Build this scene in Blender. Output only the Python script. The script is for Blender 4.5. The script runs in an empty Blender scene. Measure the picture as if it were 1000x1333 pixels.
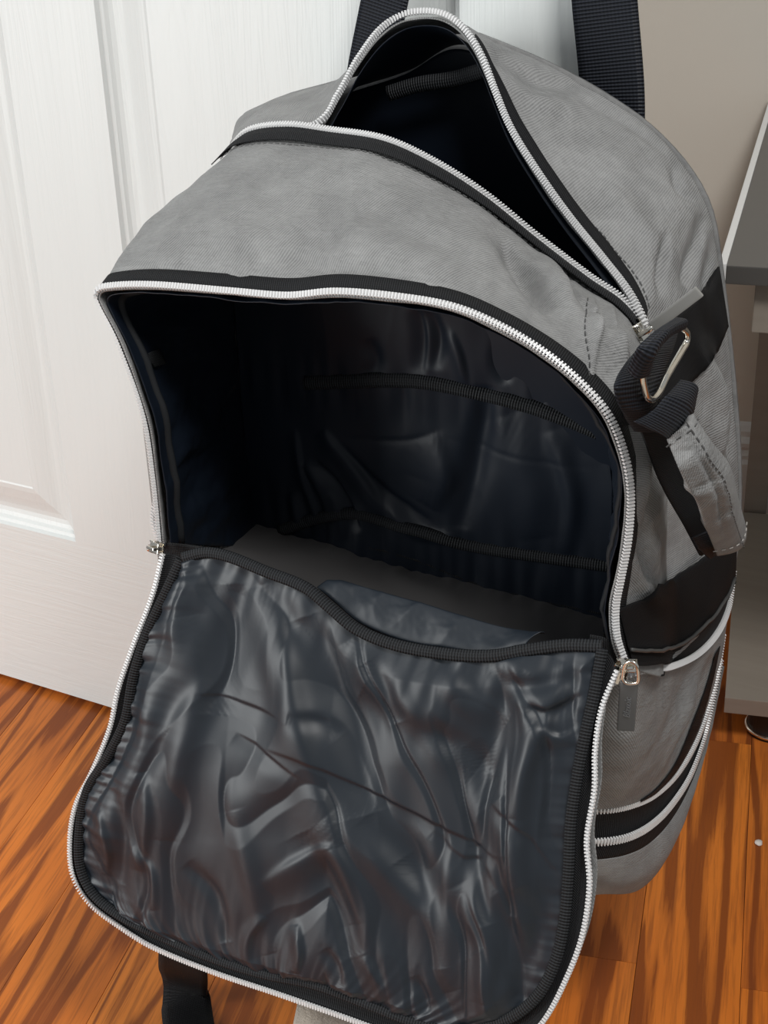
import bpy, bmesh, math, random
import numpy as np
from mathutils import Vector, Matrix, noise
from mathutils.bvhtree import BVHTree
SC = bpy.context.scene
COL = SC.collection
random.seed(7)

# ------------------------------------------------------------------ camera
ROT = ((0.88247, 0.18743, -0.43141), (0.46928, -0.41318, 0.78043), (-0.03197, -0.89115, -0.45257))
CAM = Vector((0.0, -1.12336, 1.0)); FOC = 1925.0
cam = bpy.data.cameras.new('camera'); co = bpy.data.objects.new('camera', cam); COL.objects.link(co)
cam.sensor_fit = 'VERTICAL'; cam.sensor_height = 24.0; cam.lens = FOC / 1333.0 * 24.0
cam.clip_start = 0.02
M3 = Matrix(((ROT[0][0], -ROT[0][1], -ROT[0][2]), (ROT[1][0], -ROT[1][1], -ROT[1][2]), (ROT[2][0], -ROT[2][1], -ROT[2][2])))
co.matrix_world = Matrix.Translation(CAM) @ M3.to_4x4()
cam.dof.use_dof = False
SC.camera = co

# ------------------------------------------------------------------ light
SC.view_settings.view_transform = 'Standard'; SC.view_settings.look = 'None'
SC.view_settings.gamma = 1.0; SC.view_settings.use_curve_mapping = False
SC.view_settings.exposure = 0.0
w = bpy.data.worlds.new('room_light'); SC.world = w; w.use_nodes = True
w.node_tree.nodes['Background'].inputs[0].default_value = (0.92, 0.96, 1.0, 1)
w.node_tree.nodes['Background'].inputs[1].default_value = 0.30

def area(name, loc, target, size, power, col, sy=None):
    l = bpy.data.lights.new(name, 'AREA'); l.energy = power; l.color = col; l.size = size
    if sy: l.shape = 'RECTANGLE'; l.size_y = sy
    o = bpy.data.objects.new(name, l); COL.objects.link(o)
    o.location = loc; o.rotation_euler = (Vector(target) - Vector(loc)).to_track_quat('-Z', 'Y').to_euler()
    return o
area('window_light', (-2.15, -1.9, 0.85), (-0.8, 0, 0.15), 0.8, 37, (0.985, 1.0, 0.99), 1.4)
area('right_fill_light', (0.45, -1.0, 2.3), (-0.4, 0.0, 0.4), 0.45, 27, (1.0, 0.985, 0.96))  # unseen fill light added to brighten the back wall and the bag's right side

# ------------------------------------------------------------------ geometry helpers
def ray(px, py):
    d = (px - 500.0, py - 666.5, FOC)
    return Vector([sum(ROT[i][k] * d[k] for k in range(3)) for i in range(3)])
def P(px, py, y=None, x=None, z=None):
    """the point of the plane y= / x= / z= that stands at this place of the photograph"""
    d = ray(px, py)
    t = (x - CAM.x) / d.x if x is not None else (y - CAM.y) / d.y if y is not None else (z - CAM.z) / d.z
    return CAM + d * t
def proj(p):
    q = Vector(p) - CAM
    c = [sum(ROT[i][k] * q[i] for i in range(3)) for k in range(3)]
    return c[0] / c[2] * FOC + 500, c[1] / c[2] * FOC + 666.5

def spline(us, pts, n=None, at=None):
    """Catmull-Rom through pts at parameters us -> (n,3)"""
    us = np.array(us, float); pts = np.array([list(p) for p in pts], float)
    m = np.zeros_like(pts)
    for i in range(len(us)):
        a, b = max(i - 1, 0), min(i + 1, len(us) - 1)
        m[i] = (pts[b] - pts[a]) / (us[b] - us[a])
    if at is None: at = np.linspace(us[0], us[-1], n)
    at = np.array(at, float)
    k = np.clip(np.searchsorted(us, at, side='right') - 1, 0, len(us) - 2)
    h = us[k + 1] - us[k]; t = (at - us[k]) / h; t = t[:, None]; h = h[:, None]
    return ((2*t**3 - 3*t**2 + 1) * pts[k] + (t**3 - 2*t**2 + t) * h * m[k] + (-2*t**3 + 3*t**2) * pts[k+1] + (t**3 - t**2) * h * m[k+1])
def smooth(pts, n):
    """evenly spaced points on a smooth curve through pts"""
    pts = np.array([list(p) for p in pts], float)
    d = np.r_[0, np.cumsum(np.linalg.norm(np.diff(pts, axis=0), axis=1))]
    q = spline(d, pts, n=max(8 * n, 200))
    e = np.r_[0, np.cumsum(np.linalg.norm(np.diff(q, axis=0), axis=1))]
    s = np.linspace(0, e[-1], n)
    return np.stack([np.interp(s, e, q[:, k]) for k in range(3)], 1)
def coons(top, bottom, left, right):
    """patch (nv, nu, 3) from four edges; top/bottom run left to right, left/right run top to bottom"""
    nu, nv = len(top), len(left)
    u = np.linspace(0, 1, nu)[None, :, None]; v = np.linspace(0, 1, nv)[:, None, None]
    a = (1 - v) * top[None] + v * bottom[None]
    b = (1 - u) * left[:, None] + u * right[:, None]
    c = (1-u)*(1-v)*top[0] + u*(1-v)*top[-1] + (1-u)*v*bottom[0] + u*v*bottom[-1]
    return a + b - c
def normals(G):
    du = np.gradient(G, axis=1); dv = np.gradient(G, axis=0)
    n = np.cross(du, dv); n /= (np.linalg.norm(n, axis=2, keepdims=True) + 1e-12)
    return n
def toward(G, d):
    n = normals(G)
    s = np.sign((n * d).sum(2, keepdims=True)); s[s == 0] = 1
    return n * s
def tocam(G):
    n = normals(G); c = np.array(CAM) - G
    s = (n * c).sum(2).mean()
    return n if s > 0 else -n

ALL = {}
def finish(name, me, mat, parent=None, smooth_=True, kind=None):
    ob = bpy.data.objects.new(name, me); COL.objects.link(ob)
    if mat is not None and not me.materials: me.materials.append(mat)
    if smooth_:
        me.polygons.foreach_set('use_smooth', [True] * len(me.polygons))
    if parent is not None:
        ob.parent = parent
        ob.matrix_parent_inverse = WM(parent).inverted()
    if kind: ob['kind'] = kind
    return ob
def WM(o):
    m = o.matrix_basis.copy()
    if o.parent is not None: m = WM(o.parent) @ o.matrix_parent_inverse @ m
    return m
def grid(name, G, mat, parent=None, thick=0.0, kind=None, off=-1):
    nv, nu = G.shape[:2]
    idx = np.arange(nv * nu).reshape(nv, nu)
    f = np.stack([idx[:-1, :-1], idx[:-1, 1:], idx[1:, 1:], idx[1:, :-1]], -1).reshape(-1, 4)
    me = bpy.data.meshes.new(name); me.from_pydata(G.reshape(-1, 3).tolist(), [], f.tolist())
    su = np.r_[0, np.cumsum(np.linalg.norm(np.diff(G[nv // 2], axis=0), axis=1))]
    sv = np.r_[0, np.cumsum(np.linalg.norm(np.diff(G[:, nu // 2], axis=0), axis=1))]
    U, V = np.meshgrid(su, sv)
    uv = np.stack([U, V], -1).reshape(-1, 2)
    lay = me.uv_layers.new(name='UVMap')
    lay.data.foreach_set('uv', uv[f.reshape(-1)].reshape(-1).tolist())
    ob = finish(name, me, mat, parent, True, kind)
    if thick:
        m = ob.modifiers.new('solid', 'SOLIDIFY'); m.thickness = thick; m.offset = off
    return ob
def flipcam(G):
    """order the patch so its faces look at the viewer's side"""
    n = normals(G); c = np.array(CAM) - G
    return G if (n * c).sum(2).mean() > 0 else G[:, ::-1]
def box_bm(bm, c, s, rot=None, bev=0.0):
    r = bmesh.ops.create_cube(bm, size=1.0)
    M = Matrix.Translation(c) @ (rot.to_4x4() if rot is not None else Matrix()) @ Matrix.Diagonal((s[0], s[1], s[2], 1))
    bmesh.ops.transform(bm, matrix=M, verts=r['verts'])
    if bev:
        es = list({e for v in r['verts'] for e in v.link_edges})
        bmesh.ops.bevel(bm, geom=es, offset=bev, segments=2, affect='EDGES', profile=0.7)
def bm_obj(name, bm, mat, parent=None, smooth_=False, kind=None):
    me = bpy.data.meshes.new(name); bm.to_mesh(me); bm.free()
    return finish(name, me, mat, parent, smooth_, kind)
def tube(name, pts, r, mat, parent=None, seg=8, closed=False, kind=None, squash=1.0, side=None):
    pts = np.array([list(p) for p in pts]); n = len(pts)
    if closed: t = np.roll(pts, -1, 0) - np.roll(pts, 1, 0)
    else: t = np.gradient(pts, axis=0)
    t /= np.linalg.norm(t, axis=1, keepdims=True) + 1e-12
    V = []; ref = np.array([0.3, 0.2, 0.93])
    for i in range(n):
        a = side[i] if side is not None else ref
        a = a - t[i] * (a @ t[i]); a = a / (np.linalg.norm(a) + 1e-9); b = np.cross(t[i], a); ref = a
        for k in range(seg):
            th = 2 * math.pi * k / seg
            V.append(pts[i] + r * (math.cos(th) * a + squash * math.sin(th) * b))
    F = []
    for i in range(n if closed else n - 1):
        j = (i + 1) % n
        for k in range(seg):
            l = (k + 1) % seg
            F.append((i*seg+k, i*seg+l, j*seg+l, j*seg+k))
    if not closed:
        F.append(tuple(range(seg))[::-1]); F.append(tuple((n-1)*seg + k for k in range(seg)))
    me = bpy.data.meshes.new(name); me.from_pydata([list(v) for v in V], [], F)
    return finish(name, me, mat, parent, True, kind)
def empty(name, loc):
    o = bpy.data.objects.new(name, None); COL.objects.link(o); o.location = loc
    o.empty_display_size = 0.05
    return o
def tag(o, label, cat=None, group=None, kind=None):
    if label: o['label'] = label
    if cat: o['category'] = cat
    if group: o['group'] = group
    if kind: o['kind'] = kind
    return o

# ------------------------------------------------------------------ materials
def mat(name, col, rough=0.5, metal=0.0, sheen=0.0, spec=0.5):
    m = bpy.data.materials.new(name); m.use_nodes = True
    b = m.node_tree.nodes['Principled BSDF']
    b.inputs['Base Color'].default_value = (*col, 1); b.inputs['Roughness'].default_value = rough
    b.inputs['Metallic'].default_value = metal; b.inputs['Specular IOR Level'].default_value = spec
    if False and sheen: b.inputs['Sheen Weight'].default_value = sheen
    return m
class N:
    def __init__(s, m): s.t = m.node_tree; s.b = s.t.nodes['Principled BSDF']
    def n(s, typ, ins=None, **kw):
        x = s.t.nodes.new(typ)
        for k, v in kw.items(): setattr(x, k, v)
        for k, v in (ins or {}).items():
            if isinstance(v, bpy.types.NodeSocket): s.t.links.new(v, x.inputs[k])
            else: x.inputs[k].default_value = v
        return x
    def l(s, a, b): s.t.links.new(a, b)
    def math(s, op, a, b=0.0): return s.n('ShaderNodeMath', {0: a, 1: b}, operation=op).outputs[0]
    def ramp(s, fac, stops):
        r = s.n('ShaderNodeValToRGB', {'Fac': fac}); e = r.color_ramp.elements
        while len(e) > 1: e.remove(e[-1])
        for i, (p, c) in enumerate(stops):
            q = e[0] if i == 0 else e.new(p)
            q.position = p; q.color = (*c, 1)
        return r.outputs[0]
    def mapping(s, vec, scale, loc=(0, 0, 0), rot=(0, 0, 0)):
        return s.n('ShaderNodeMapping', {'Vector': vec, 'Scale': scale, 'Location': loc, 'Rotation': rot}).outputs[0]
    def noise(s, vec, scale, detail=3, rough=0.5, dist=0.0):
        return s.n('ShaderNodeTexNoise', {'Vector': vec, 'Scale': scale, 'Detail': detail, 'Roughness': rough, 'Distortion': dist}).outputs['Fac']
    def mixc(s, fac, a, b):
        x = s.n('ShaderNodeMix', data_type='RGBA')
        for k, v in ((0, fac), (6, a), (7, b)):
            if isinstance(v, bpy.types.NodeSocket): s.l(v, x.inputs[k])
            else: x.inputs[k].default_value = v if k == 0 else (*v, 1)
        return x.outputs[2]
    def bump(s, h, strength, dist=0.001, nrm=None):
        x = s.n('ShaderNodeBump', {'Height': h, 'Strength': strength, 'Distance': dist})
        if nrm is not None: s.l(nrm, x.inputs['Normal'])
        s.l(x.outputs[0], s.b.inputs['Normal']); return x.outputs[0]

def grey_fabric():
    m = mat('grey_crinkle_nylon', (0.2, 0.198, 0.19), 0.62, sheen=0.35, spec=0.3); n = N(m)
    uv = n.n('ShaderNodeTexCoord').outputs['UV']; ob = n.n('ShaderNodeTexCoord').outputs['Object']
    tw = n.n('ShaderNodeTexWave', {'Vector': n.mapping(uv, (1, 1, 1), rot=(0, 0, 0.6)), 'Scale': 190.0, 'Distortion': 0.6, 'Detail': 1.0, 'Detail Scale': 0.3}).outputs['Fac']
    big = n.ramp(n.noise(ob, 24, 8, 0.78, 0.3), [(0.25, (0, 0, 0)), (0.75, (1, 1, 1))]); mid = n.noise(n.mapping(uv, (1, 4, 1), rot=(0, 0, 0.5)), 90, 4, 0.65, 0.8)
    c = n.mixc(big, (0.135, 0.136, 0.136), (0.33, 0.33, 0.326))
    c = n.mixc(n.math('MULTIPLY', tw, 0.4), c, (0.50, 0.50, 0.495))
    n.l(c, n.b.inputs['Base Color'])
    h = n.math('ADD', n.math('MULTIPLY', tw, 0.18), n.math('ADD', n.math('MULTIPLY', mid, 1.1), n.math('MULTIPLY', big, 0.7)))
    n.bump(h, 0.8, 0.0018)
    return m
def satin(name, col, rough=0.36, amt=0.5, spec=0.5):
    m = mat(name, col, rough, spec=spec); n = N(m)
    ob = n.n('ShaderNodeTexCoord').outputs['Object']; uv = n.n('ShaderNodeTexCoord').outputs['UV']
    a = n.noise(ob, 28, 2, 0.4, 0.4)
    wv = n.noise(n.mapping(uv, (1, 1, 1)), 1600, 1)
    n.bump(n.math('ADD', a, n.math('MULTIPLY', wv, 0.10)), amt, 0.0022)
    return m
def ribbed(name, col, pitch, ax='Y', rough=0.6, hi=None, strength=0.9):
    m = mat(name, col, rough, spec=0.22); n = N(m)
    uv = n.n('ShaderNodeTexCoord').outputs['UV']
    s = n.n('ShaderNodeSeparateXYZ', {0: uv}).outputs[0 if ax == 'X' else 1]
    o = n.n('ShaderNodeSeparateXYZ', {0: uv}).outputs[1 if ax == 'X' else 0]
    wv = n.math('SINE', n.math('MULTIPLY', s, 2 * math.pi / pitch))
    w2 = n.math('MULTIPLY', n.math('SINE', n.math('MULTIPLY', o, 2 * math.pi / (pitch * 1.1))), 0.25)
    f = n.math('ADD', n.math('MULTIPLY', n.math('ADD', wv, w2), 0.4), 0.5)
    n.l(n.mixc(f, tuple(c * 0.45 for c in col), hi or tuple(c * 1.9 for c in col)), n.b.inputs['Base Color'])
    n.bump(f, strength, 0.0009)
    return m
GREY = grey_fabric()
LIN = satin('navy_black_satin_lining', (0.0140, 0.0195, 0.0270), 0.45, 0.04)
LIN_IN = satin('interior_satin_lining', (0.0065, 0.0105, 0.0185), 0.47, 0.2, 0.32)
LIN_FLOOR = satin('coated_lining_painted_sheen', (0.085, 0.082, 0.082), 0.40, 0.1)  # coated lining; its glossy reflection is also put into the paler base colour
TAPE = ribbed('zipper_tape', (0.009, 0.0095, 0.010), 0.0016, 'X', 0.7, hi=(0.032, 0.033, 0.036))
BIND = ribbed('ribbed_binding', (0.009, 0.0095, 0.011), 0.0021, 'X', 0.6, hi=(0.035, 0.038, 0.042))
WEB = ribbed('black_webbing', (0.006, 0.007, 0.010), 0.0026, 'Y', 0.5, hi=(0.030, 0.034, 0.045))
WEBF = ribbed('fine_black_webbing', (0.006, 0.006, 0.007), 0.0014, 'Y', 0.6, hi=(0.014, 0.014, 0.016))
COIL = mat('silver_white_coil', (0.80, 0.80, 0.80), 0.32, spec=0.7)
METAL = mat('polished_nickel', (0.86, 0.82, 0.74), 0.16, 1.0)
RUBBER = mat('grey_rubber_pull', (0.115, 0.118, 0.12), 0.42)
PULLG = mat('silver_grey_pull', (0.36, 0.355, 0.34), 0.45, 0.35)
THREAD = mat('grey_thread', (0.10, 0.10, 0.10), 0.8)
THREADL = mat('pale_thread', (0.42, 0.40, 0.37), 0.8)
PIPING = mat('grey_piping', (0.07, 0.07, 0.068), 0.5)

# ------------------------------------------------------------------ setting
TH = math.radians(14.1)
E1 = Vector((math.cos(TH), math.sin(TH), 0)); E2 = Vector((-math.sin(TH), math.cos(TH), 0))
RM = Matrix.Rotation(TH, 3, 'Z')

def wood_mat():
    m = mat('oak_board', (0.4, 0.15, 0.04), 0.3, spec=0.2); n = N(m)
    ob = n.n('ShaderNodeTexCoord').outputs['Object']
    rnd = n.n('ShaderNodeObjectInfo').outputs['Random']
    off = n.n('ShaderNodeCombineXYZ', {0: n.math('MULTIPLY', rnd, 7.3), 1: n.math('MULTIPLY', rnd, 31.0), 2: n.math('MULTIPLY', rnd, 3.1)}).outputs[0]
    v = n.n('ShaderNodeVectorMath', {0: ob, 1: off}, operation='ADD').outputs[0]
    warp = n.noise(n.mapping(v, (9, 2.2, 1)), 1.0, 2, 0.5)
    # cathedral rings: contours of a stretched noise field
    fld = n.noise(n.mapping(v, (13, 0.95, 1)), 1.0, 2.0, 0.45, 0.35)
    ring = n.math('FRACT', n.math('MULTIPLY', fld, 7.0))
    ring = n.math('ABSOLUTE', n.math('SUBTRACT', n.math('MULTIPLY', ring, 2.0), 1.0))
    ring = n.math('POWER', ring, 1.3)
    fine = n.noise(n.mapping(v, (260, 9, 1)), 1.0, 4, 0.65)
    blot = n.noise(n.mapping(v, (7, 1.6, 1)), 1.6, 3, 0.5)
    base = n.mixc(blot, (0.54, 0.115, 0.013), (0.95, 0.32, 0.05))
    base = n.mixc(n.math('MULTIPLY', rnd, 0.45), base, (0.36, 0.10, 0.025))
    dark = n.math('MULTIPLY', ring, n.math('ADD', n.math('MULTIPLY', fine, 1.5), 0.05))
    dark = n.ramp(dark, [(0.36, (0, 0, 0)), (0.56, (1, 1, 1))])
    c = n.mixc(n.math('MULTIPLY', dark, 0.72), base, (0.13, 0.027, 0.010))
    f2 = n.ramp(fine, [(0.35, (1, 1, 1)), (0.55, (0, 0, 0))])
    c = n.mixc(n.math('MULTIPLY', f2, 0.5), c, (0.2, 0.055, 0.018))
    n.l(c, n.b.inputs['Base Color'])
    n.l(n.math('ADD', n.math('MULTIPLY', dark, 0.1), 0.30), n.b.inputs['Roughness'])
    n.bump(n.math('ADD', fine, n.math('MULTIPLY', dark, -0.6)), 0.10, 0.0006)
    return m
WOOD = wood_mat()
floor = empty('floor', (0, 0, 0)); floor['kind'] = 'structure'
bm = bmesh.new(); box_bm(bm, (-0.4, -0.4, -0.03), (7, 7, 0.02))
sub = bm_obj('subfloor', bm, mat('dark_gap', (0.03, 0.012, 0.006), 0.8), floor)
PW = 0.0945
seam0 = Vector((-0.201, -0.148, 0)).dot(E1)
pm = {}
def plank_mesh(L):
    k = round(L, 2)
    if k not in pm:
        b = bmesh.new(); box_bm(b, (0, 0, -0.009), (PW - 0.0004, k - 0.0004, 0.018), bev=0.0005)
        me = bpy.data.meshes.new('plank'); b.to_mesh(me); b.free(); me.materials.append(WOOD); pm[k] = me
    return pm[k]
lengths = [0.5, 0.75, 1.0]
cross_e2 = P(795, 1249, z=0).dot(E2)
for i in range(-17, 8):
    e1 = seam0 + (i + 0.5) * PW
    s = -1.55 + ((i * 0.37) % 1.0) * 0.6
    if i == -2: s = cross_e2 - 1.25
    j = 0
    while s < 1.1:
        L = lengths[(i * 5 + j * 3) % 3]
        if i == -2: L = [0.5, 0.75, 1.0, 0.75][j % 4]
        o = bpy.data.objects.new('plank', plank_mesh(L)); COL.objects.link(o)
        o.location = E1 * e1 + E2 * (s + L / 2); o.rotation_euler = (0, 0, TH); o.parent = floor
        s += L; j += 1

# walls: the back wall behind the open door
WALL = mat('beige_wall_paint', (0.72, 0.675, 0.60), 0.7); n_ = N(WALL)
n_.bump(n_.noise(n_.n('ShaderNodeTexCoord').outputs['Object'], 160, 3), 0.12, 0.001)
WHITE = mat('white_gloss_paint', (0.80, 0.80, 0.79), 0.35); n_ = N(WHITE)
wp = Vector((-0.44, 0.765, 0))
def wallbox(name, e1c, e1s, d0, d1, z0, z1, m, bev=0.0, parent=None, kind='structure'):
    b = bmesh.new()
    c = wp + E1 * e1c + E2 * ((d0 + d1) / 2) + Vector((0, 0, (z0 + z1) / 2))
    box_bm(b, c, (e1s, abs(d1 - d0), z1 - z0), RM, bev)
    return bm_obj(name, b, m, parent, kind=kind)
wallbox('wall_back', -0.2, 5.0, 0, 0.1, 0, 2.6, WALL)
def extr(name, prof, e1a, e1b, m, kind=None, parent=None):
    b = bmesh.new(); rings = []
    for e in (e1a, e1b):
        rings.append([b.verts.new(wp + E1 * e - E2 * d + Vector((0, 0, z))) for d, z in prof])
    k = len(prof)
    for i in range(k):
        b.faces.new((rings[0][i], rings[0][(i+1) % k], rings[1][(i+1) % k], rings[1][i]))
    b.faces.new(rings[0]); b.faces.new(rings[1][::-1])
    bmesh.ops.recalc_face_normals(b, faces=b.faces)
    return bm_obj(name, b, m, parent, kind=kind)
extr('baseboard_back', [(-.0, 0), (.016, 0), (.016, .112), (.013, .118), (.013, .124), (.009, .131), (.012, .136), (.012, .142), (.007, .150), (.007, .158), (.003, .166), (0, .17)], -2.3, 2.2, WHITE, kind='structure')
extr('trim_1', [(.0165, 0), (.030, 0), (.030, .006), (.027, .013), (.022, .018), (.0165, .02)], -2.3, 2.2, WHITE, kind='structure')

# the door: stiles, rails and moulded panels
DOORM = mat('white_door_paint', (0.73, 0.76, 0.75), 0.42); n_ = N(DOORM)
ob_ = n_.n('ShaderNodeTexCoord').outputs['Object']
def door_mat(name, sc):
    m = mat(name, (0.73, 0.76, 0.75), 0.42); q = N(m); ob = q.n('ShaderNodeTexCoord').outputs['Object']
    a = q.noise(q.mapping(ob, sc), 1.0, 5, 0.62, 0.8)
    g = q.math('SINE', q.math('MULTIPLY', a, 60.0))
    q.bump(q.math('ADD', q.math('MULTIPLY', g, 0.5), a), 0.16, 0.0009)
    return m
DV = door_mat('white_paint_upright_grain', (26, 26, 1.3)); DH = door_mat('white_paint_level_grain', (1.3, 26, 26))
door = empty('door_1', (-0.42, 0, 0)); door['kind'] = 'structure'
DX0, DX1, DT = -1.50, -0.415, 0.036
PZ0, PZ1 = 0.227, 0.97
def dbox(name, x0, x1, z0, z1, m):
    b = bmesh.new(); box_bm(b, ((x0+x1)/2, DT/2, (z0+z1)/2), (x1-x0, DT, z1-z0)); return bm_obj(name, b, m, door)
panels = [(-1.389, -1.019, PZ0, PZ1), (-0.905, -0.535, PZ0, PZ1), (-1.389, -1.019, 1.13, 1.9), (-0.905, -0.535, 1.13, 1.9)]
dbox('stile', DX0, -1.389, 0.008, 2.03, DV); dbox('stile', -0.535, DX1, 0.008, 2.03, DV)
dbox('mullion', -1.019, -0.905, PZ0, PZ1, DV); dbox('mullion', -1.019, -0.905, 1.13, 1.9, DV)
dbox('rail', -1.389, -0.535, 0.008, PZ0, DH); dbox('rail', -1.389, -0.535, PZ1, 1.13, DH); dbox('rail', -1.389, -0.535, 1.9, 2.03, DH)
prof = [(0, 0), (.0025, .004), (.006, .0055), (.009, .0085), (.013, .0105), (.018, .0115), (.024, .0105), (.036, .0065), (.048, .0035), (.054, .0028), (.056, .0035), (.0575, .0035)]
for (x0, x1, z0, z1) in panels:
    b = bmesh.new(); rings = []
    for d, y in prof:
        rings.append([b.verts.new((X, y, Z)) for X, Z in ((x0+d, z0+d), (x1-d, z0+d), (x1-d, z1-d), (x0+d, z1-d))])
    for i in range(len(rings) - 1):
        for k in range(4):
            b.faces.new((rings[i][k], rings[i][(k+1) % 4], rings[i+1][(k+1) % 4], rings[i+1][k]))
    b.faces.new(rings[-1])
    bk = [b.verts.new((v.co.x, DT - 0.008, v.co.z)) for v in rings[0]]
    for k in range(4): b.faces.new((rings[0][(k+1) % 4], rings[0][k], bk[k], bk[(k+1) % 4]))
    b.faces.new(bk[::-1])
    bmesh.ops.recalc_face_normals(b, faces=b.faces)
    bm_obj('panel', b, DV, door)

# ------------------------------------------------------------------ BACKPACK
bag = empty('backpack', (-0.45, -0.2, 0.2))
tag(bag, 'grey and black backpack hanging unzipped on the white door', 'backpack')
MY = -0.35
def L2(seq): return [P(*q[:2], y=q[2]) for q in seq]
# rim of the open front compartment; first number is the station
Mst = [(0,212,712,MY),(1,203,620,MY),(2,190,540,MY),(3,158,450,MY),(4,131,396,MY),(4.5,129,384,MY),(5,140,378,MY),(6,200,376,MY),(7,300,384,MY),(8,375,390,MY),(9,440,385,MY),(10,520,392,MY),
       (11,590,405,MY),(12,650,430,MY),(13,705,463,MY),(14,750,500,MY),(15,786,541,MY),(16,806,588,MY),(17,815,640,MY),(18,812,700,MY),(19,803,750,MY),(20,796,790,MY),(21,798,830,MY),(22,810,868,MY)]
Fst = [(0,Vector((-.66,-.2,.43))),(1,Vector((-.668,-.2,.52))),(2,Vector((-.668,-.2,.58))),(3,Vector((-.664,-.2,.64))),(4,Vector((-.655,-.2,.69))),(4.5,Vector((-.645,-.2,.725))),(5,P(298,205,y=-.2)),
       (6,P(325,178,y=-.2)),(7,P(375,171,y=-.2)),(8,P(430,178,y=-.2)),(9,P(500,190,y=-.205)),(10,P(565,220,y=-.21)),(11,P(630,262,y=-.215)),(12,P(695,315,y=-.22)),(13,P(760,365,y=-.23)),(14,P(806,397,y=-.235)),
       (15,P(832,433,y=-.24)),(16,P(846,490,y=-.23)),(17,P(860,560,y=-.225)),(18,P(868,640,y=-.22)),(19,P(868,720,y=-.22)),(20,P(866,785,y=-.23)),(21,P(866,828,y=-.235)),(22,P(868,868,y=-.24))]
KY = -.055
Kst = [(0,Vector((-.66,KY,.42))),(1,Vector((-.675,KY,.52))),(2,Vector((-.675,KY,.58))),(3,Vector((-.675,KY,.64))),(4,Vector((-.672,KY,.68))),(4.5,Vector((-.672,KY,.70))),(5,P(322,158,y=-.07)),
       (6,P(350,131,y=-.06)),(7,P(420,110,y=KY)),(8,P(465,97,y=KY)),(9,P(530,75,y=KY)),(10,P(592,42,y=KY)),(11,P(660,62,y=KY)),(12,P(735,96,y=KY)),(13,P(800,134,y=KY)),(14,P(850,172,y=KY)),
       (15,P(895,222,y=KY)),(16,P(923,275,y=KY)),(17,P(936,345,y=KY)),(18,P(950,460,y=KY)),(19,P(959,560,y=KY)),(20,P(962,640,y=KY)),(21,P(960,700,y=KY)),(22,P(954,744,y=KY))]
Mu = [s[0] for s in Mst]; Mp = [P(s[1], s[2], y=s[3]) for s in Mst]
Fu = [s[0] for s in Fst]; Fp = [s[1] for s in Fst]
Ku = [s[0] for s in Kst]; Kp = [s[1] for s in Kst]
CTR = np.array([-.45, 0, .52])
def outward(pts):
    d = pts - CTR; d = d * np.array([1, 0, 1]); return d / (np.linalg.norm(d, axis=-1, keepdims=True) + 1e-9)
def fbm(p, sc, det=3):
    return noise.fractal(Vector((p[0]*sc[0], p[1]*sc[1], p[2]*sc[2])), 1.0, 2.0, det)
def ridged(p, sc):
    v = noise.noise(Vector((p[0]*sc[0], p[1]*sc[1], p[2]*sc[2]))); return 1 - abs(v) * 2
def creases(PX, PY, lst):
    """sum of tapering fold lines; each = (points, height, width, sharp side)"""
    D = np.zeros_like(PX)
    for pts, a, wd, asym in lst:
        Ln = sum(math.dist(pts[i], pts[i+1]) for i in range(len(pts)-1)); ns = int(np.clip(Ln / (wd * .12), 40, 260)); q = smooth([(x, y, 0) for x, y in pts], ns)[:, :2]
        t = np.gradient(q, axis=0); t /= np.linalg.norm(t, axis=1, keepdims=True)
        sel = (PX > q[:, 0].min() - 4*wd) & (PX < q[:, 0].max() + 4*wd) & (PY > q[:, 1].min() - 4*wd) & (PY < q[:, 1].max() + 4*wd)
        if not sel.any(): continue
        k = np.concatenate([((cx[:, None] - q[None, :, 0])**2 + (cy[:, None] - q[None, :, 1])**2).argmin(1) for cx, cy in zip(np.array_split(PX[sel], 8), np.array_split(PY[sel], 8))])
        dx, dy = PX[sel] - q[k, 0], PY[sel] - q[k, 1]; sd = dx * (-t[k, 1]) + dy * t[k, 0]
        taper = np.sin(np.pi * np.clip((k + .5) / ns, 0, 1)) ** 0.6
        d = np.sqrt(dx**2 + dy**2)
        ww = wd * (1 + asym * np.tanh(sd / (wd * .5)))
        D[sel] += a * taper * np.exp(-(d / ww) ** 2)
    return D
def pxof(G):
    R = np.array(ROT); q = (G - np.array(CAM)) @ R
    return q[..., 0] / q[..., 2] * FOC + 500, q[..., 1] / q[..., 2] * FOC + 666.5
def loft(a, b, nv, bulge, vs=None):
    v = (np.linspace(0, 1, nv) if vs is None else np.array(vs))[:, None, None]
    G = (1 - v) * a[None] + v * b[None]
    return G + outward(G) * (bulge * np.sin(np.pi * v))

at = np.linspace(0, 22, 420)
Mc, Fc, Kc = spline(Mu, Mp, at=at), spline(Fu, Fp, at=at), spline(Ku, Kp, at=at)
# gusset of the front compartment
G = loft(Mc, Fc, 90, 0.010)
PX, PY = pxof(G)
disp = creases(PX, PY, [([(655,310),(690,350),(722,400)], -.006, 8, .5), ([(740,350),(752,400),(790,440)], -.005, 7, .4), ([(795,400),(790,440),(800,480)], .004, 6, .3), ([(700,330),(745,395),(800,480)], .006, 14, .3), ([(640,290),(690,360),(760,440)], -.004, 12, .2), ([(770,385),(764,440),(768,500)], .0035, 5, 0),
    ([(170,350),(220,358),(300,372)], -.004, 8, 0), ([(380,340),(450,350),(520,352)], -.004, 15, .4), ([(440,300),(520,330),(600,380)], .003, 26, 0),
    ([(830,520),(835,600),(828,700)], .006, 12, 0), ([(850,600),(845,680),(840,760)], -.005, 10, 0), ([(820,720),(835,760),(860,790)], .004, 10, 0), ([(790,440),(805,470),(800,520)], .004, 9, 0),
    ([(225,300),(330,320),(420,310)], .0025, 30, 0)])
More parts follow.
